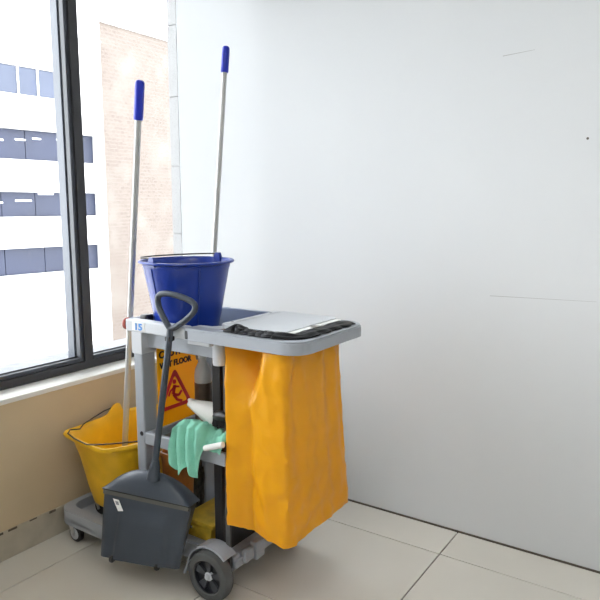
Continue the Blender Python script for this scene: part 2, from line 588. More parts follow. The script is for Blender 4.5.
# --- big rear wheels
def big_wheel(y, s):
    o = bmesh.new()
    pr = [(.058, 0), (.062, -.004), (.078, -.005), (.086, -.001), (.090, .010), (.090, .030), (.086, .040), (.070, .043), (.058, .042)]
    lathe(o, [(r, h * s) for r, h in pr], (-1.40, y, .090), 40, 'y', ring=True)
    wo = obj('rear_wheel', o, 'tyre', cart, 35)
    h = bmesh.new()
    lathe(h, [(.004, .016 * s), (.060, .016 * s), (.060, .030 * s), (.004, .030 * s)], (-1.40, y, .090), 32, 'y')
    lathe(h, [(.056, .0 * s), (.060, -.001 * s), (.061, .02 * s), (.055, .02 * s)], (-1.40, y, .090), 32, 'y', ring=True)
    obj('wheel_disc', h, 'hub', wo, 35)
    for k in range(5):
        a = 2 * PI * k / 5 + .3
        q = bmesh.new()
        poly = [(.014, -.006), (.056, -.016), (.056, .016), (.014, .006)]
        prism(q, poly, .006 * s, .018 * s, lambda u, v, z: (-1.40 + u * math.cos(a) - v * math.sin(a), y + z, .09 + u * math.sin(a) + v * math.cos(a)))
        obj('spoke', q, 'spoke', wo)
    obj('hub_cap', lt([(.002, -.004 * s), (.009, -.003 * s), (.011, .004 * s), (.016, .006 * s), (.016, .018 * s)], (-1.40, y, .090), 18, 'y'), 'lightgrey', wo, 35)
big_wheel(1.520, 1)
big_wheel(2.000, -1)
def fender(y0, y1):
    f = bmesh.new()
    o = arc(-1.40, .09, .106, 48, 172, 14); i_ = arc(-1.40, .09, .099, 172, 48, 14)
    o = o + [(-1.525, .06)]; i_ = [(-1.515, .06)] + i_
    prism(f, o + i_, y0, y1, lambda a, c, z: (a, z, c))
    obj('wheel_fender', f, 'grey', cart)
fender(1.530, 1.592)
fender(1.945, 1.992)

# --- uprights
def upright(x0, x1, y0, y1, ztop, m='grey'):
    u = bmesh.new()
    box(u, x0, x1, y0, y1, .07, ztop, bev=.006)
    return obj('upright', u, m, cart)
pA = upright(-1.772, -1.728, 1.560, 1.625, .850)
upright(-1.772, -1.728, 1.880, 1.940, .850)
obj('bolt_hole', lt([(.002, -.002), (.008, -.0015), (.010, .002), (.010, .004)], (-1.744, 1.560, .525), 14, 'y'), 'black', pA)
obj('post_collar', box(bx(-1.776, -1.724, 1.556, 1.629, .826, .8495, bev=.003), -1.776, -1.724, 1.556, 1.589, .845, .907, bev=.002), 'lightgrey', pA)
pn = obj('end_panel', bx(-1.436, -1.398, 1.605, 1.940, .10, .849, bev=.004), 'black', cart)
obj('panel_edge', bx(-1.372, -1.352, 1.588, 1.60, .10, .90, bev=.003), 'tyre', pn)

# --- middle shelf
sh = bmesh.new()
box(sh, -1.728, -1.418, 1.575, 1.93, .488, .500, bev=.003)
box(sh, -1.728, -1.345, 1.560, 1.578, .488, .534, bev=.004)
box(sh, -1.728, -1.418, 1.922, 1.94, .488, .534, bev=.004)
box(sh, -1.728, -1.710, 1.578, 1.922, .488, .534, bev=.004)
shelf = obj('middle_shelf', sh, 'grey', cart)
obj('shelf_mat', bx(-1.708, -1.42, 1.58, 1.92, .500, .504), 'taupe', shelf)

# --- top: bucket well, rails, bag frame and lid
ZT = .952
wb = bmesh.new()
box(wb, -1.800, -1.385, 1.590, 1.945, .850, .862)
box(wb, -1.800, -1.385, 1.590, 1.600, .850, .908)
box(wb, -1.800, -1.785, 1.590, 1.945, .855, .948, bev=.003)
box(wb, -1.400, -1.385, 1.590, 1.945, .855, .948, bev=.003)
box(wb, -1.800, -1.385, 1.935, 1.950, .855, .955, bev=.003)
well = obj('bucket_well', wb, 'wellgrey', cart)
rl_ = obj('front_rail', bx(-1.806, -1.512, 1.557, 1.595, .906, .950, bev=.005), 'lightgrey', cart)
obj('rail_joint', bx(-1.514, -1.492, 1.562, 1.592, .908, .948, bev=.003), 'lightgrey', rl_)
obj('apron', bx(-1.728, -1.395, 1.586, 1.6015, .849, .906, bev=.003), 'grey', cart)
obj('apron', bx(-1.728, -1.395, 1.925, 1.938, .825, .850, bev=.003), 'grey', cart)
obj('end_rail', bx(-1.812, -1.79, 1.58, 1.95, .906, .950, bev=.005), 'grey', cart)
# C-shaped frame that carries the bag, open towards the bucket well
R = .072
co = [(-1.490, 1.536)] + arc(-1.027 - R, 1.536 + R, R, 270, 360, 8) + arc(-1.027 - R, 1.972 - R, R, 0, 90, 8) + [(-1.490, 1.972)]
ci = [(-1.490, 1.940), (-1.395, 1.936)] + arc(-1.100 - .03, 1.936 - .03, .03, 90, 0, 5) + arc(-1.100 - .03, 1.586 + .03, .03, 0, -90, 5) + [(-1.490, 1.586)]
fb = bmesh.new()
prism(fb, co + ci, .912, ZT - .006)
fr = obj('bag_frame', fb, 'grey', cart, 30)
fb = bmesh.new()
sc = lambda p, k: (-1.27 + (p[0] + 1.27) * k, 1.754 + (p[1] - 1.754) * k)
prism(fb, [sc(p, .985) for p in co] + ci, ZT - .007, ZT)
obj('frame_lip', fb, 'grey', fr, 30)
obj('slot', bx(-1.488, -1.478, 1.5345, 1.540, .916, .944), 'black', fr)
obj('frame_arm', bx(-1.488, -1.39, 1.545, 1.59, .897, .911, bev=.003), 'lightgrey', fr)
for yy in (1.590, 1.925):
    obj('post_socket', lt([(.004, .828), (.022, .830), (.024, .836), (.024, .912), (.004, .912)], (-1.385, yy, 0), 20), 'lightgrey', cart, 35)
ld = bmesh.new()
prism(ld, rrect(-1.385, -1.135, 1.605, 1.945, .02), ZT + .000, ZT + .012)
lid = obj('lid', ld, 'lightgrey', cart, 30)
ld = bmesh.new()
notch = arc(-1.112, 1.765, .022, 270, 90, 8)
prism(ld, [(-1.145, 1.62), (-1.112, 1.62)] + notch + [(-1.112, 1.925), (-1.145, 1.925)], ZT + .002, ZT + .009)
obj('lid_flange', ld, 'paper', lid)
obj('hinge_bar', bx(-1.400, -1.372, 1.62, 1.93, ZT - .004, ZT + .014, bev=.004), 'lightgrey', lid)
for yy in (1.66, 1.88):
    obj('hinge_screw', lt([(.002, .0145), (.006, .014), (.006, .010)], (-1.386, yy, ZT), 10), 'black', lid)
obj('well_border', prism(bmesh.new(), [(-1.490, 1.584), (-1.385, 1.584), (-1.385, 1.937), (-1.418, 1.937), (-1.418, 1.645), (-1.440, 1.618), (-1.490, 1.612)], .936, ZT - .001), 'lightgrey', cart)
# number sticker and bumper at the window end of the rail
st = obj('number_sticker', bx(-1.770, -1.705, 1.5558, 1.5575, .912, .944), 'paper', rl_)
obj('lettering', text_mesh('15', .033, lambda a, c, d: (-1.737 + a * 1.3, 1.5556 - d, .916 + c)), 'printblue', rl_)
obj('bumper_ring', tb([(-1.820, 1.578 + .016 * math.cos(a), .928 + .017 * math.sin(a)) for a in [2 * PI * k / 16 for k in range(16)]], .006, 8, closed=True), 'red', cart, 40)
obj('bumper_core', lt([(.003, -.012), (.012, -.010), (.012, .008)], (-1.814, 1.578, .928), 12, 'x'), 'printgrey', cart)

# ================================================================== ORANGE BAG
def bag_surface():
    bm = bmesh.new()
    x0, x1, y0, y1 = -1.335, -1.086, 1.553, 1.938
    zt, zb = .905, .278
    NX, NY, NZ = 26, 34, 48
    per = [(i / NX, 0, 0) for i in range(NX)] + [(1, j / NY, 1) for j in range(NY)] + [(1 - i / NX, 1, 2) for i in range(NX)] + [(0, 1 - j / NY, 3) for j in range(NY)]
    rings = []
    for k in range(NZ + 1):
        t = k / NZ                       # 0 top, 1 bottom
        z = zt + (zb - zt) * t
        ring = []
        for (u, v, side) in per:
            # slightly narrower at the mouth than at the foot
            nar = .010 * (1 - t)
            x = x0 + .0 + u * (x1 - x0 - nar * 1.5)
            y = y0 + .004 + nar * .2 + v * (y1 - y0 - nar * 6)
            px = Vector((x, y, z))
            zz = z
            if side in (0, 2):
                s = 1 if side == 0 else -1
                # side gusset creased inwards
                uc = .36 + .05 * math.sin(t * 3)
                tri = max(0, 1 - abs(u - uc) / (.36 if u < uc else .30))
                depth = .095 * max(0, 1 - t / .30) ** 1.2 + .016 + .010 * max(0, (t - .78) / .22)
                y += s * depth * tri
                y += s * .007 * max(0, 1 - abs(u - uc) / .05) * (1 if t > .25 else t / .25)
                y -= s * .010 * math.sin(PI * u) * math.exp(-((t - .45) / .3) ** 2) * .6
                # diagonal pull from the crease towards the corner
                dgl = (u - .55) - (t - .62) * .9
                y -= s * .008 * math.exp(-(dgl / .10) ** 2) * math.exp(-((t - .72) / .22) ** 2)
                dg2 = (u - .52) - (.22 - t) * .9
                y -= s * .010 * math.exp(-(dg2 / .09) ** 2) * math.exp(-((t - .20) / .16) ** 2)
            else:
                s = 1 if side == 1 else -1
                amp = .006 * (1 - t) ** 1.2 + .0018
                x += s * amp * math.sin(v * 23 + 1.2 * math.sin(t * 3)) * (.5 + .5 * math.sin(v * 9 + 1)) 
                x += s * .012 * math.sin(PI * v) * math.sin(PI * min(1, t * 1.05))
                dgl = (v - .12) - (t - .70) * .35
                x += s * .005 * math.exp(-(dgl / .06) ** 2) * math.exp(-((t - .75) / .2) ** 2)
            nv = noise.noise(px * 14) * .0035 + noise.noise(px * 34 + Vector((3, 1, 0))) * .0022 * (1 + t)
            rd = (1 - abs(noise.noise(px * 8 + Vector((1.7, 0, 4))))) ** 7 * .0055 + (1 - abs(noise.noise(Vector((px.x * 15, px.y * 15, px.z * 6))))) ** 8 * .0040
            nv += rd * (.4 + .6 * min(1, abs(t - .45) * 2.5)) * (-1 if side in (0, 3) else 1)
            if side in (0, 2): y += nv
            else: x += nv
            if t > .9:
                zz += .0015 * math.sin(u * 9 + v * 13) * (t - .9) / .1
                if side == 0: zz += (.010 * (1 - u)) * (t - .9) / .1
            ring.append(bm.verts.new((x, y, zz)))
        rings.append(ring)
    n = len(per)
    for A, B in zip(rings, rings[1:]):
        for i in range(n):
            bm.faces.new((A[i], A[(i + 1) % n], B[(i + 1) % n], B[i]))
    # bottom: close by collapsing inwards
    c = [bm.verts.new((v.co.x * .5 + -.604, v.co.y * .5 + .8755, v.co.z + .006)) for v in rings[-1]]
    for i in range(n):
        bm.faces.new((rings[-1][i], rings[-1][(i + 1) % n], c[(i + 1) % n], c[i]))
    bm.faces.new(c)
    return bm
bag = thing('waste_bag', (-1.21, 1.75, .278), 'large orange vinyl bag hanging from the end of the grey cart', 'bag')
obj('bag_body', bag_surface(), 'bag', bag, 80)
# ================================================================== BLACK LINER over the frame
def liner():
    bm = bmesh.new()
    # ribbon round the near and end sides of the opening, crumpled up over the frame
    path = [(-1.340 + .195 * k / 24, 1.583 + .010 * math.sin(k * 1.7)) for k in range(25)] + [(-1.145 + .066 * math.sin(PI / 2 * k / 8), 1.590 + .05 * (1 - math.cos(PI / 2 * k / 8))) for k in range(1, 9)] + [(-1.079 + .004 * math.sin(k), 1.640 + .285 * k / 26) for k in range(1, 27)]
    N = len(path)
    rows = []
    W = 10
    for i, (x, y) in enumerate(path):
        px, py = path[max(i - 1, 0)]; qx, qy = path[min(i + 1, N - 1)]
        tx, ty = qx - px, qy - py
        L = math.hypot(tx, ty); nx, ny = -ty / L, tx / L      # towards the inside
        row = []
        fade = min(1, i / 3, (N - 1 - i) / 4)
        amp = .5 + .7 * noise.noise(Vector((i * .19, 2.3, 0)))
        lump = max(0, 1 - abs(i - 4) / 4) * .014 + max(0, 1 - abs(i - 21) / 6) * .004
        for j in range(W + 1):
            s = j / W
            off = -.032 + .070 * s
            hgt = math.sin(PI * s) ** .7 * (.006 + .006 * amp + lump) * (.35 + .65 * fade)
            hgt += (.004 * noise.noise(Vector((i * .30, j * 1.1, 1.5))) + .0025 * math.sin(j * 2.1 + i * .22)) * fade
            jx = .006 * noise.noise(Vector((i * .3, j * .5, 7)))
            row.append(bm.verts.new((x + nx * (off + jx), y + ny * (off + jx), ZT + .001 + max(0, hgt))))
        rows.append(row)
    for A, B in zip(rows, rows[1:]):
        for j in range(W):
            bm.faces.new((A[j], A[j + 1], B[j + 1], B[j]))
    return bm
ln = obj('bin_liner', liner(), 'liner', None, 70)
md = ln.modifiers.new('soften', 'SUBSURF'); md.levels = 1; md.render_levels = 1
md = ln.modifiers.new('thickness', 'SOLIDIFY'); md.thickness = .002; md.offset = 1
tag(ln, 'crumpled black plastic bin liner folded over the cart frame beside the lid', 'bin liner')

# ================================================================== BLUE BUCKET
BX, BY = -1.645, 1.716
bz0, bz1 = .863, 1.162
def br(z):
    return .104 + (.160 - .104) * (z - bz0) / (bz1 - bz0)
bb_ = thing('blue_bucket', (BX, BY, bz0), 'round blue plastic bucket with wire handle on top of the cart', 'bucket')
prof = [(.02, 0), (br(bz0) - .004, 0), (br(bz0), .004)] + [(br(bz0 + h), h) for h in (.05, .10, .15, .20, .269)] + [(.158, .277), (.158, .287), (.172, .291), (.174, .295), (.172, .299), (.160, .299), (.154, .291), (.150, .269), (.122, .13), (.099, .006), (.02, .005)]
body = obj('bucket_body', lt(prof, (BX, BY, bz0), 56), 'blue', bb_, 40)
for a in (math.radians(208), math.radians(28)):
    pass
HA = math.radians(84)
lug = []
for s in (1, -1):
    a = HA + (PI if s < 0 else 0)
    q = bmesh.new()
    def lf(u, v, z):
        return (BX + (z) * math.cos(a) - u * math.sin(a), BY + z * math.sin(a) + u * math.cos(a), bz1 + v)
    prism(q, [(-.018, -.016), (.018, -.016), (.014, .008)] + [(.008, .018), (-.008, .018)] + [(-.014, .008)], .148, .162, lf)
    obj('handle_lug', q, 'blue', bb_)
    # vertical rib under each lug and at the quarter
for a_deg in (205, 218, 262, 330):
    a = math.radians(a_deg)
    q = bmesh.new()
    tube(q, [(BX + (br(bz0 + h) + .0005) * math.cos(a), BY + (br(bz0 + h) + .0005) * math.sin(a), bz0 + h) for h in (.01, .10, .20, .278)], .0028, 6)
    obj('rib', q, 'blue', body, 60)
# handle folded down onto the rim towards the camera's left
pts = []
for k in range(25):
    t = PI * k / 24
    u = .158 * math.cos(t); v = .176 * math.sin(t)
    # folded towards -y/-x, lying on the rim
    wx = BX + u * math.cos(HA) - v * math.sin(HA) * -1 * -1
    wx = BX + u * math.cos(HA) + v * math.sin(HA)
    wy = BY + u * math.sin(HA) - v * math.cos(HA)
    pts.append((wx, wy, bz1 + .012 - .004 * math.sin(t)))
ptsB = []
HB = HA
for k in range(25):
    t = PI * k / 24
    u = .158 * math.cos(t); v = .172 * math.sin(t)
    ptsB.append((BX + u * math.cos(HB) - v * math.sin(HB), BY + u * math.sin(HB) + v * math.cos(HB), bz1 + .014 - .008 * math.sin(t)))
obj('wire_handle', tb(ptsB, .0028, 8), 'wire', bb_, 60)

# ================================================================== MOPS
def mop(base_pt, top_pt, grip_len, r, label, head_h, head_r, strands, hang=None):
    A, B = Vector(base_pt), Vector(top_pt)
    d = (B - A).normalized()
    t = thing('mop', A, label, 'mop', 'upright mops on the cart')
    obj('mop_handle', tb([A + d * .05, B - d * grip_len * .9], r, 14), 'alu', t, 60)
    g = bmesh.new()
    G0 = B - d * grip_len
    tube(g, [G0, G0 + d * .004, G0 + d * .02, B - d * .02, B - d * .008, B - d * .002, B], [r * 1.25, r * 1.5, r * 1.5, r * 1.5, r * 1.45, r * 1.1, r * .5], 14)
    go = obj('hand_grip', g, 'gripblue', t, 50)
    obj('end_cap_band', tb([B - d * .034, B - d * .031], r * 1.56, 14), 'gripblue', go)
    obj('mop_socket', tb([A + d * (head_h * .72), A + d * (head_h * .78), A + d * (head_h + .03), A + d * (head_h + .06)], [head_r * .5, head_r * .62, r * 1.9, r * 1.3], 14), 'darkgrey', t, 50)
    rg = random.Random(5)
    h = bmesh.new()
    for k in range(strands):
        a = 2 * PI * k / strands * 3.0
        rr = head_r * math.sqrt((k + .5) / strands)
        top = A + d * head_h * .85 + Vector((rr * .5 * math.cos(a), rr * .5 * math.sin(a), 0))
        bot = A + Vector((rr * math.cos(a), rr * math.sin(a), rg.uniform(0, .012)))
        mid = top.lerp(bot, .5) + Vector((math.cos(a), math.sin(a), 0)) * head_r * .30
        tube(h, [top, top.lerp(mid, .6), mid, mid.lerp(bot, .6), bot], .0075, 5)
    ho = obj('mop_head', h, 'mophead', t, 80)
    ho['kind'] = 'stuff'
mop((-1.767, 1.882, .099), (-1.747, 2.080, 1.993), .105, .0105, 'tall mop rising behind the blue bucket, blue grip against the white wall', .36, .030, 34)
mop((-1.982, 1.660, .190), (-1.796, 1.660, 1.802), .140, .0115, 'mop standing in the yellow mop bucket, blue grip in front of window', .10, .035, 22)

# ================================================================== YELLOW MOP BUCKET
MX, MY, MZ = -1.975, 1.748, .46
mb = thing('mop_bucket', (MX, MY, .098), 'yellow plastic mop bucket on casters beside the window wall', 'mop bucket')
def oval(ax, ay, z, spout=0, n=144, lobes=0, e=3.0):
    pts = []
    for k in range(n):
        a = 2 * PI * k / n
        c, s = math.cos(a), math.sin(a)
        x = ax * math.copysign(abs(c) ** (2 / e), c)
        y = ay * math.copysign(abs(s) ** (2 / e), s)
        # pouring lip at the corner nearest the window and camera
        da = (a - math.radians(228) + PI) % (2 * PI) - PI
        k_ = spout * math.exp(-(da / .28) ** 2)
        x += math.cos(math.radians(222)) * k_; y += math.sin(math.radians(222)) * k_ * .55
        # lug of the carrying handle on the window side
        db = (a - math.radians(175) + PI) % (2 * PI) - PI
        zz = z + lobes * math.exp(-(db / .075) ** 4)
        dn = (a - math.radians(285) + PI) % (2 * PI) - PI
        zz -= (.012 if lobes else 0) * math.exp(-(dn / .35) ** 2)
        pts.append((MX + x, MY + y, zz))
    return pts
def loft(rings, cap=True):
    bm = bmesh.new()
    R_ = [[bm.verts.new(p) for p in r] for r in rings]
    n = len(R_[0])
    for A, B in zip(R_, R_[1:]):
        for i in range(n):
            bm.faces.new((A[i], A[(i + 1) % n], B[(i + 1) % n], B[i]))
    if cap:
        bm.faces.new(R_[0][::-1]); bm.faces.new(R_[-1])
    return bm
rings = []
for f, z, sp, lb in ((.60, .165, 0, 0), (.70, .165, 0, 0), (.725, .173, 0, 0), (.80, .25, .0, 0), (.875, .36, .008, 0), (.93, .425, .018, 0), (.945, .438, .03, .0), (1.0, .446, .04, .014), (1.015, .455, .042, .036), (1.0, .464, .04, .042), (.965, .464, .032, .042), (.93, .452, .022, .026), (.90, .42, .014, 0), (.85, .36, .004, 0), (.77, .25, 0, 0), (.68, .180, 0, 0), (.2, .175, 0, 0)):
    rings.append(oval(.190 * f, .258 * f, z, sp, lobes=lb))
mbody = obj('bucket_body', loft(rings), 'yellow', mb, 60)
# wire carrying handle resting on the near rim
hp = [(-2.168, 1.786, .490), (-2.172, 1.74, .485), (-2.165, 1.68, .475), (-2.135, 1.60, .472), (-2.105, 1.560, .470), (-2.125, 1.530, .472), (-2.10, 1.500, .471), (-2.04, 1.486, .466), (-1.96, 1.480, .462), (-1.92, 1.490, .466), (-1.865, 1.520, .472), (-1.800, 1.578, .476), (-1.79, 1.635, .470)]
obj('wire_handle', tb(hp, .0028, 8), 'wire', mb, 60)
def bucket_caster(x, y):
    f = bmesh.new()
    lathe(f, [(.004, .168), (.016, .167), (.016, .162), (.004, .161)], (x, y, 0), 14)
    for s in (-1, 1):
        prism(f, [(x - .016, .163), (x + .012, .163), (x + .018, .125), (x + .006, .120)], y + s * .014 - .0015, y + s * .014 + .0015, lambda a, c, z: (a, z, c))
    fo = obj('caster', f, 'steel', mb)
    obj('wheel', lt([(.004, -.010), (.026, -.010), (.030, -.006), (.030, .006), (.026, .010), (.004, .010)], (x + .010, y, .128), 20, 'y'), 'black', fo, 40)
for px in (-2.075, -1.885):
    for py in (1.615, 1.88):
        bucket_caster(px, py)

# ================================================================== LOBBY DUSTPAN
dp = thing('dustpan', (-1.65, 1.45, .078), 'dark grey upright dustpan with loop handle hanging on the cart', 'dustpan')
BL, BR_, TR, TL = Vector((-1.810, 1.395, .097)), Vector((-1.503, 1.485, .101)), Vector((-1.467, 1.515, .332)), Vector((-1.821, 1.435, .341))
nrm = (BR_ - BL).cross(TL - BL).normalized()
if nrm.y > 0: nrm = -nrm          # outwards, to the camera side
def on(s, t, d=0.0):
    p = (BL.lerp(BR_, s)).lerp(TL.lerp(TR, s), t)
    return p + nrm * d
# pan body: grid front with a raised trapezoid and bowed outline, solid behind
pb = bmesh.new()
NS, NT = 36, 26
front = []
for j in range(NT + 1):
    t = j / NT
    row = []
    for i in range(NS + 1):
        s = i / NS
        lo = .16 + .06 * t; hi = .84 - .05 * t
        e1 = min(1, max(0, (s - lo) / .05)); e2 = min(1, max(0, (hi - s) / .05))
        raised = min(e1, e2) * min(1, max(0, (.80 - t) / .2))
        d = .010 * raised
        edge = min(s, 1 - s)
        d -= .010 * max(0, 1 - edge / .05) ** 2
        row.append(pb.verts.new(on(s, t, d)))
    front.append(row)
back = []
for j in range(NT + 1):
    t = j / NT
    back.append([pb.verts.new(on(.03 + .94 * i / NS, t, -(.030 + .045 * t))) for i in range(NS + 1)])
for j in range(NT):
    for i in range(NS):
        pb.faces.new((front[j][i], front[j][i + 1], front[j + 1][i + 1], front[j + 1][i]))
        pb.faces.new((back[j][i], back[j + 1][i], back[j + 1][i + 1], back[j][i + 1]))
    pb.faces.new((front[j][0], front[j + 1][0], back[j + 1][0], back[j][0]))
    pb.faces.new((front[j][NS], back[j][NS], back[j + 1][NS], front[j + 1][NS]))
for i in range(NS):
    pb.faces.new((front[0][i], back[0][i], back[0][i + 1], front[0][i + 1]))
    pb.faces.new((front[NT][i], front[NT][i + 1], back[NT][i + 1], back[NT][i]))
pan = obj('pan', pb, 'darkgrey', dp, 35)
# rubber strip and dark slit under the hood
def strip(name, t0, t1, d0, m, s0=.0, s1=1.0):
    q = bmesh.new()
    vs = [q.verts.new(on(s, t, d)) for d in (d0, -.01) for (s, t) in ((s0, t0), (s1, t0), (s1, t1), (s0, t1))]
    for f in ((0, 1, 2, 3), (4, 7, 6, 5), (0, 4, 5, 1), (1, 5, 6, 2), (2, 6, 7, 3), (3, 7, 4, 0)):
        q.faces.new([vs[k] for k in f])
    return obj(name, q, m, pan)
strip('rubber_strip', .925, .985, .002, 'taupe', .01, .99)
strip('seam', .985, 1.012, .003, 'black', .0, 1.0)
# hood: curved top that rises to the handle collar
hd = bmesh.new()
apex = Vector((-1.612, 1.500, .458))
NH = 24
rowsH = []
for j in range(9):
    t = j / 8
    row = []
    for i in range(NH + 1):
        s = i / NH
        basep = on(s, 1.012, .010)
        arch = (1 - abs(2 * s - 1) ** 2.2) * .075
        topp = on(s, 1.012, -.075) + Vector((0, 0, arch * 1.0))
        p = basep.lerp(topp, t)
        p += Vector((0, 0, arch * .55 * math.sin(PI * t))) + nrm * .012 * math.sin(PI * t)
        row.append(hd.verts.new(p))
    rowsH.append(row)
for A, B in zip(rowsH, rowsH[1:]):
    for i in range(NH):
        hd.faces.new((A[i], A[i + 1], B[i + 1], B[i]))
hood_back = [hd.verts.new(on(i / NH, 1.012, -.078)) for i in range(NH + 1)]
for i in range(NH):
    hd.faces.new((rowsH[-1][i], rowsH[-1][i + 1], hood_back[i + 1], hood_back[i]))
    hd.faces.new((rowsH[0][i], hood_back[i], hood_back[i + 1], rowsH[0][i + 1]))
bmesh.ops.remove_doubles(hd, verts=hd.verts[:], dist=1e-5)
hood = obj('hood', hd, 'darkgrey', dp, 50)
T0, T1 = Vector((-1.614, 1.492, .425)), Vector((-1.562, 1.542, .941))
td = (T1 - T0).normalized()
obj('handle_collar', tb([T0 - td * .02, T0 + td * .02, T0 + td * .035, T0 + td * .05], [.024, .019, .016, .013], 16), 'darkgrey', dp, 50)
obj('handle_tube', tb([T0, T1], .0115, 14), 'darkgrey', dp, 60)
lp = [(-1.562, 1.542, .938), (-1.578, 1.541, .958), (-1.605, 1.540, .995), (-1.619, 1.540, 1.030), (-1.614, 1.540, 1.052), (-1.596, 1.541, 1.061), (-1.560, 1.545, 1.062), (-1.520, 1.550, 1.056), (-1.480, 1.556, 1.044), (-1.463, 1.558, 1.034), (-1.459, 1.558, 1.020), (-1.466, 1.555, 1.004), (-1.495, 1.550, .978), (-1.530, 1.546, .955)]
# smooth the loop
def smooth_closed(p, it=2):
    p = [Vector(q) for q in p]
    for _ in range(it):
        r = []
        for i in range(len(p)):
            a, c = p[i], p[(i + 1) % len(p)]
            r += [a * .75 + c * .25, a * .25 + c * .75]
        p = r
    return p
obj('loop_grip', tb(smooth_closed(lp), .0105, 12, closed=True), 'darkgrey', dp, 60)
obj('hook', bx(-1.578, -1.556, 1.528, 1.556, .898, .915, bev=.003), 'black', dp)
for s_, m_ in ((.18, 'black'), (.75, 'black')):
    c0 = on(s_, .0, .004)
    obj('foot_roller', lt([(.002, -.006), (.011, -.006), (.013, -.003), (.013, .003), (.011, .006), (.002, .006)], c0, 14, 'x'), m_, dp, 40)
# price tag
q = bmesh.new()
tv = [q.verts.new(p) for p in (on(.135, .885, .003), on(.205, .880, .003), on(.285, .745, .0125), on(.225, .730, .0125))]
q.faces.new(tv)
tg = obj('tag', q, 'paper', pan)
md = tg.modifiers.new('thickness', 'SOLIDIFY'); md.thickness = .0012
q = bmesh.new()
tv = [q.verts.new(p) for p in (on(.165, .860, .0062), on(.205, .858, .0062), on(.225, .815, .0092), on(.190, .813, .0092))]
q.faces.new(tv)
obj('printed_patch', q, 'printgrey', pan)

# ================================================================== WET FLOOR SIGN
SX = -1.716
sg = thing('wet_floor_sign', (SX, 1.74, .53), 'yellow wet floor warning sign with red triangle hanging inside the cart', 'warning sign')
obj('sign_board', prism(bmesh.new(), rrect(1.628, 1.840, .522, .855, .012, 4), SX - .010, SX, lambda a, c, z: (z, a, c)), 'sign', sg)
fn = lambda oy, oz, k=1.0: (lambda a, c, d: (SX + .0008 + d, oy + a * k, oz + c))
obj('lettering', text_mesh('CAUTION', .038, fn(1.716, .797)), 'signblack', sg)
obj('lettering', text_mesh('WET FLOOR', .031, fn(1.716, .757, .95)), 'signblack', sg)
def sx(poly, name, m, d=.0016):
    obj(name, prism(bmesh.new(), poly, SX - .001, SX + d, lambda a, c, z: (z, a, c)), m, sg)
def ring_tri(cy, cz, hw, h, th):
    corners = [(cy - hw, cz), (cy + hw, cz), (cy, cz + h)]
    cen = (cy, cz + h / 3)
    def rounded(k, r):
        pts = []
        cs = [(cen[0] + (a - cen[0]) * k, cen[1] + (c - cen[1]) * k) for a, c in corners]
        for i in range(3):
            p, a, c = cs[i], cs[i - 1], cs[(i + 1) % 3]
            def tow(q, f):
                L = math.hypot(q[0] - p[0], q[1] - p[1]); return (p[0] + (q[0] - p[0]) / L * f, p[1] + (q[1] - p[1]) / L * f)
            s0, s1 = tow(a, r), tow(c, r)
            for t in (0, .25, .5, .75, 1):
                pts.append(((1 - t) ** 2 * s0[0] + 2 * t * (1 - t) * p[0] + t * t * s1[0], (1 - t) ** 2 * s0[1] + 2 * t * (1 - t) * p[1] + t * t * s1[1]))
        return pts
    O, I = rounded(1, .025), rounded(1 - th, .016)
    bm = bmesh.new()
    n = len(O)
    for z in (0,):
        vo = [[bm.verts.new((SX + d, a, c)) for a, c in R] for d in (.0014, -.001) for R in (O, I)]
    for i in range(n):
        j = (i + 1) % n
        bm.faces.new((vo[0][i], vo[0][j], vo[1][j], vo[1][i]))
        bm.faces.new((vo[2][i], vo[3][i], vo[3][j], vo[2][j]))
        bm.faces.new((vo[0][i], vo[2][i], vo[2][j], vo[0][j]))
        bm.faces.new((vo[1][i], vo[1][j], vo[3][j], vo[3][i]))
    return bm
obj('warning_triangle', ring_tri(1.708, .590, .092, .160, .28), 'signred', sg)
# slipping figure inside the triangle
fig = bmesh.new()
F = lambda a, c, d=0: (SX + .0012, 1.708 + a, .590 + c)
lathe(fig, [(.001, -.001), (.0095, -.001), (.0095, .0014), (.001, .0014)], (SX, 1.706, .590 + .103), 14, 'x')
for pts, rr in (([(-.002, .090), (-.010, .055)], .008), ([(-.010, .055), (.020, .045), (.036, .060)], .0055), ([(-.010, .055), (.012, .028), (.036, .018)], .0055), ([(-.002, .085), (.024, .078)], .004), ([(-.002, .085), (-.026, .070), (-.034, .052)], .004)):
    for (a0, c0), (a1, c1) in zip(pts, pts[1:]):
        L = math.hypot(a1 - a0, c1 - c0); nx, nz = -(c1 - c0) / L * rr, (a1 - a0) / L * rr
        prism(fig, [(a0 - nx, c0 - nz), (a1 - nx, c1 - nz), (a1 + nx, c1 + nz), (a0 + nx, c0 + nz)], -.001, .0014, lambda a, c, z: (SX + z, 1.708 + a, .590 + c))
obj('slipping_figure', fig, 'signred', sg)

# ================================================================== THINGS ON THE SHELF
# spray bottle
sb = thing('spray_bottle', (-1.622, 1.765, .504), 'clear spray bottle of brown liquid standing on the shelf by sign', 'bottle')
bp = [(.01, 0), (.031, 0), (.033, .004), (.033, .215), (.030, .24), (.020, .262), (.013, .270), (.013, .285), (.01, .285)]
obj('bottle_body', lt(bp, (-1.622, 1.765, .504), 28), 'bottle', sb, 50)
obj('liquid_label', lt([(.030, .02), (.0336, .02), (.0336, .19), (.030, .19)], (-1.622, 1.765, .504), 28), 'brown', sb, 50)
tr = bmesh.new()
lathe(tr, [(.006, .283), (.016, .283), (.017, .303), (.010, .307)], (-1.622, 1.765, .504), 18)
box(tr, -1.662, -1.614, 1.755, 1.770, .806, .826, bev=.004)
box(tr, -1.668, -1.660, 1.759, 1.771, .810, .822, bev=.002)
trig = obj('spray_trigger', tr, 'paper', sb, 40)
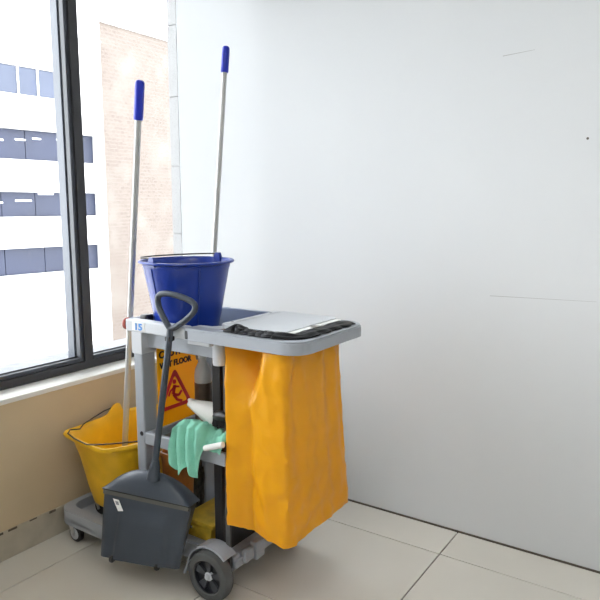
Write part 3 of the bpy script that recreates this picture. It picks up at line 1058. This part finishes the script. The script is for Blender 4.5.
obj('trigger_lever', tb([(-1.647, 1.765, .808), (-1.654, 1.765, .792), (-1.650, 1.765, .776)], .004, 8), 'printgrey', trig)

# white plastic scoop lying on the cloth
sc_ = thing('plastic_scoop', (-1.50, 1.64, .560), 'milky white plastic scoop lying above the green cloth', 'scoop')
sm = bmesh.new()
rows = []
for i in range(13):
    s = i / 12
    x = -1.575 + .145 * s
    wdt = .020 + .030 * s
    row = []
    for k in range(13):
        a = PI * (k / 12) 
        cz = .645 - .012 * s
        row.append(sm.verts.new((x, 1.645 - wdt * math.cos(a), cz + (.018 + .022 * s) * math.sin(a) - .050 * s * (1 - math.sin(a)) * .8)))
    rows.append(row)
for A, B in zip(rows, rows[1:]):
    for k in range(12):
        sm.faces.new((A[k], A[k + 1], B[k + 1], B[k]))
so = obj('scoop_bowl', sm, 'milky', sc_, 60)
md = so.modifiers.new('thickness', 'SOLIDIFY'); md.thickness = .003
obj('scoop_handle', tb([(-1.585, 1.645, .660), (-1.565, 1.645, .655)], [.006, .012], 10), 'milky', sc_, 60)

# small sieve-like brown sponge under the scoop
spg = bmesh.new()
box(spg, -1.530, -1.445, 1.618, 1.662, .545, .605, bev=.018, seg=3)
for v in spg.verts:
    v.co += Vector((noise.noise(v.co * 40), noise.noise(v.co * 40 + Vector((5, 0, 0))), noise.noise(v.co * 40 + Vector((9, 0, 0))))) * .006
so = obj('scouring_sponge', spg, mat('olive_sponge', (.20, .17, .11), .95, bump=.6, bscale=300, var=.3, vscale=60), None, 60)
tag(so, 'olive brown sponge tucked between white scoop and green cloth', 'sponge')

# black hand brush beside the bag
hb = thing('hand_brush', (-1.395, 1.58, .60), 'black hand brush head wedged between bag and white scoop', 'brush')
q = bmesh.new()
tube(q, [(-1.412, 1.59, .645), (-1.400, 1.588, .650), (-1.375, 1.585, .655), (-1.350, 1.583, .655)], [.010, .017, .018, .014], 14)
obj('brush_block', q, 'black', hb, 60)
q = bmesh.new()
rg = random.Random(2)
for k in range(60):
    x = -1.408 + .056 * rg.random(); y = 1.576 + .02 * rg.random()
    tube(q, [(x, y, .645), (x + rg.uniform(-.006, .006), y - .003, .612 + rg.uniform(0, .014))], .0022, 4)
o = obj('bristles', q, 'black', hb); o['kind'] = 'stuff'

# green cloth draped over the shelf edge
def cloth():
    bm = bmesh.new()
    NXc, NTc = 46, 40
    prof = [(1.665, .530), (1.640, .575), (1.608, .612), (1.575, .622), (1.550, .604), (1.541, .565), (1.538, .520), (1.536, .480), (1.535, .452)]
    prof2 = [(1.660, .520), (1.645, .560), (1.622, .592), (1.595, .600), (1.575, .585), (1.560, .566), (1.552, .556), (1.548, .548), (1.546, .540)]
    def ev(P, t):
        f = t * (len(P) - 1); i = min(int(f), len(P) - 2); f -= i
        return (P[i][0] * (1 - f) + P[i + 1][0] * f, P[i][1] * (1 - f) + P[i + 1][1] * f)
    rows = []
    for i in range(NXc + 1):
        s = i / NXc
        row = []
        m = max(0, min(1, (s - .56) / .10)); m = m * m * (3 - 2 * m)
        for j in range(NTc + 1):
            t = j / NTc
            a, c = ev(prof, t), ev(prof2, t)
            y = a[0] * (1 - m) + c[0] * m; z = a[1] * (1 - m) + c[1] * m
            x = -1.562 + s * .215
            # the hanging flap gathers a little at the top and fans out at the foot
            if s < .62:
                x += (s - .31) * .035 * (t - .45) + .006 * math.sin(t * 5)
            # upper left corner slopes down
            z -= .030 * max(0, 1 - s / .16) ** 1.5 * (1 - t)
            fold = math.sin(s * 17 + 1.5 * math.sin(t * 4) + t * 1.2)
            amp = (.006 + .012 * t) * (1 - m) + .006 * m
            y += -abs(fold) * amp * 1.4 + .003 * noise.noise(Vector((s * 20, t * 9, 0)))
            z += .010 * m * math.sin(s * 40 + t * 3) * (1 - t) + .004 * noise.noise(Vector((s * 14, t * 7, 4)))
            if t > .8:
                z += .016 * math.sin(s * 19 + .6) * (t - .8) / .2 * (1 - m)
            row.append(bm.verts.new((x, y, z)))
        rows.append(row)
    for A, B in zip(rows, rows[1:]):
        for j in range(NTc):
            bm.faces.new((A[j], A[j + 1], B[j + 1], B[j]))
    return bm
gc = obj('cleaning_cloth', cloth(), 'cloth', None, 80)
md = gc.modifiers.new('thickness', 'SOLIDIFY'); md.thickness = .0022
tag(gc, 'crumpled mint green cleaning cloth draped over the middle shelf', 'cloth')

# white roll lying on the shelf edge
q = bmesh.new()
A, B = Vector((-1.412, 1.536, .548)), Vector((-1.338, 1.545, .574))
d = (B - A).normalized()
rt = obj('plastic_tube', tb([A + d * .004, A, A, A + d * .006, B], [.006, .006, .0095, .0105, .0105], 14), 'paper', None, 50)
tag(rt, 'short white tube lying on the shelf edge next to bag', 'tube')

# ================================================================== THINGS ON THE BASE
ys = thing('yellow_tray', (-1.55, 1.76, .10), 'flat worn yellow plastic tray on the base in front of rear wheel', 'tray')
q = bmesh.new()
box(q, -1.625, -1.487, 1.640, 1.880, .100, .188, bev=.006)
obj('tray_body', q, 'dullyellow', ys, 30)
obj('tray_lid', bx(-1.630, -1.474, 1.637, 1.885, .186, .203, bev=.005), 'dullyellow', ys, 30)
obj('catch', bx(-1.600, -1.575, 1.631, 1.637, .170, .178), 'gap', ys)

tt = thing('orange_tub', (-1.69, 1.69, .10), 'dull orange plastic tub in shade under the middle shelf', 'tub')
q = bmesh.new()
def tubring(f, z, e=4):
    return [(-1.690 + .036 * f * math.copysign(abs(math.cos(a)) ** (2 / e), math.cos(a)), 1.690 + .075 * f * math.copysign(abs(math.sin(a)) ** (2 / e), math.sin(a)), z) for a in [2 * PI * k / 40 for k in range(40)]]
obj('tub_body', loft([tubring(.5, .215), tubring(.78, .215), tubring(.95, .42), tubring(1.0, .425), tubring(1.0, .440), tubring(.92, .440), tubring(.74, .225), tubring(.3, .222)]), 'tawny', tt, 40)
obj('tub_stand', bx(-1.715, -1.665, 1.65, 1.74, .100, .216, bev=.004), 'black', tt)

# bits lying in the bucket well beside the blue bucket
q = bmesh.new()
box(q, -1.772, -1.738, 1.80, 1.85, .863, .978, bev=.010, seg=3)
o = obj('sponge', q, 'yellow', None, 50)
tag(o, 'small yellow sponge peeking out left of the blue bucket', 'sponge')
q = bmesh.new()
pts = [(-1.775, 1.66, .952), (-1.765, 1.70, .958), (-1.745, 1.75, .955), (-1.708, 1.80, .940)]
box(q, -1.783, -1.742, 1.603, 1.640, .863, .962, bev=.008, seg=2)
o = obj('rubber_pouch', q, 'black', None, 50)
tag(o, 'small black pouch in the tray left of the blue bucket', 'pouch')
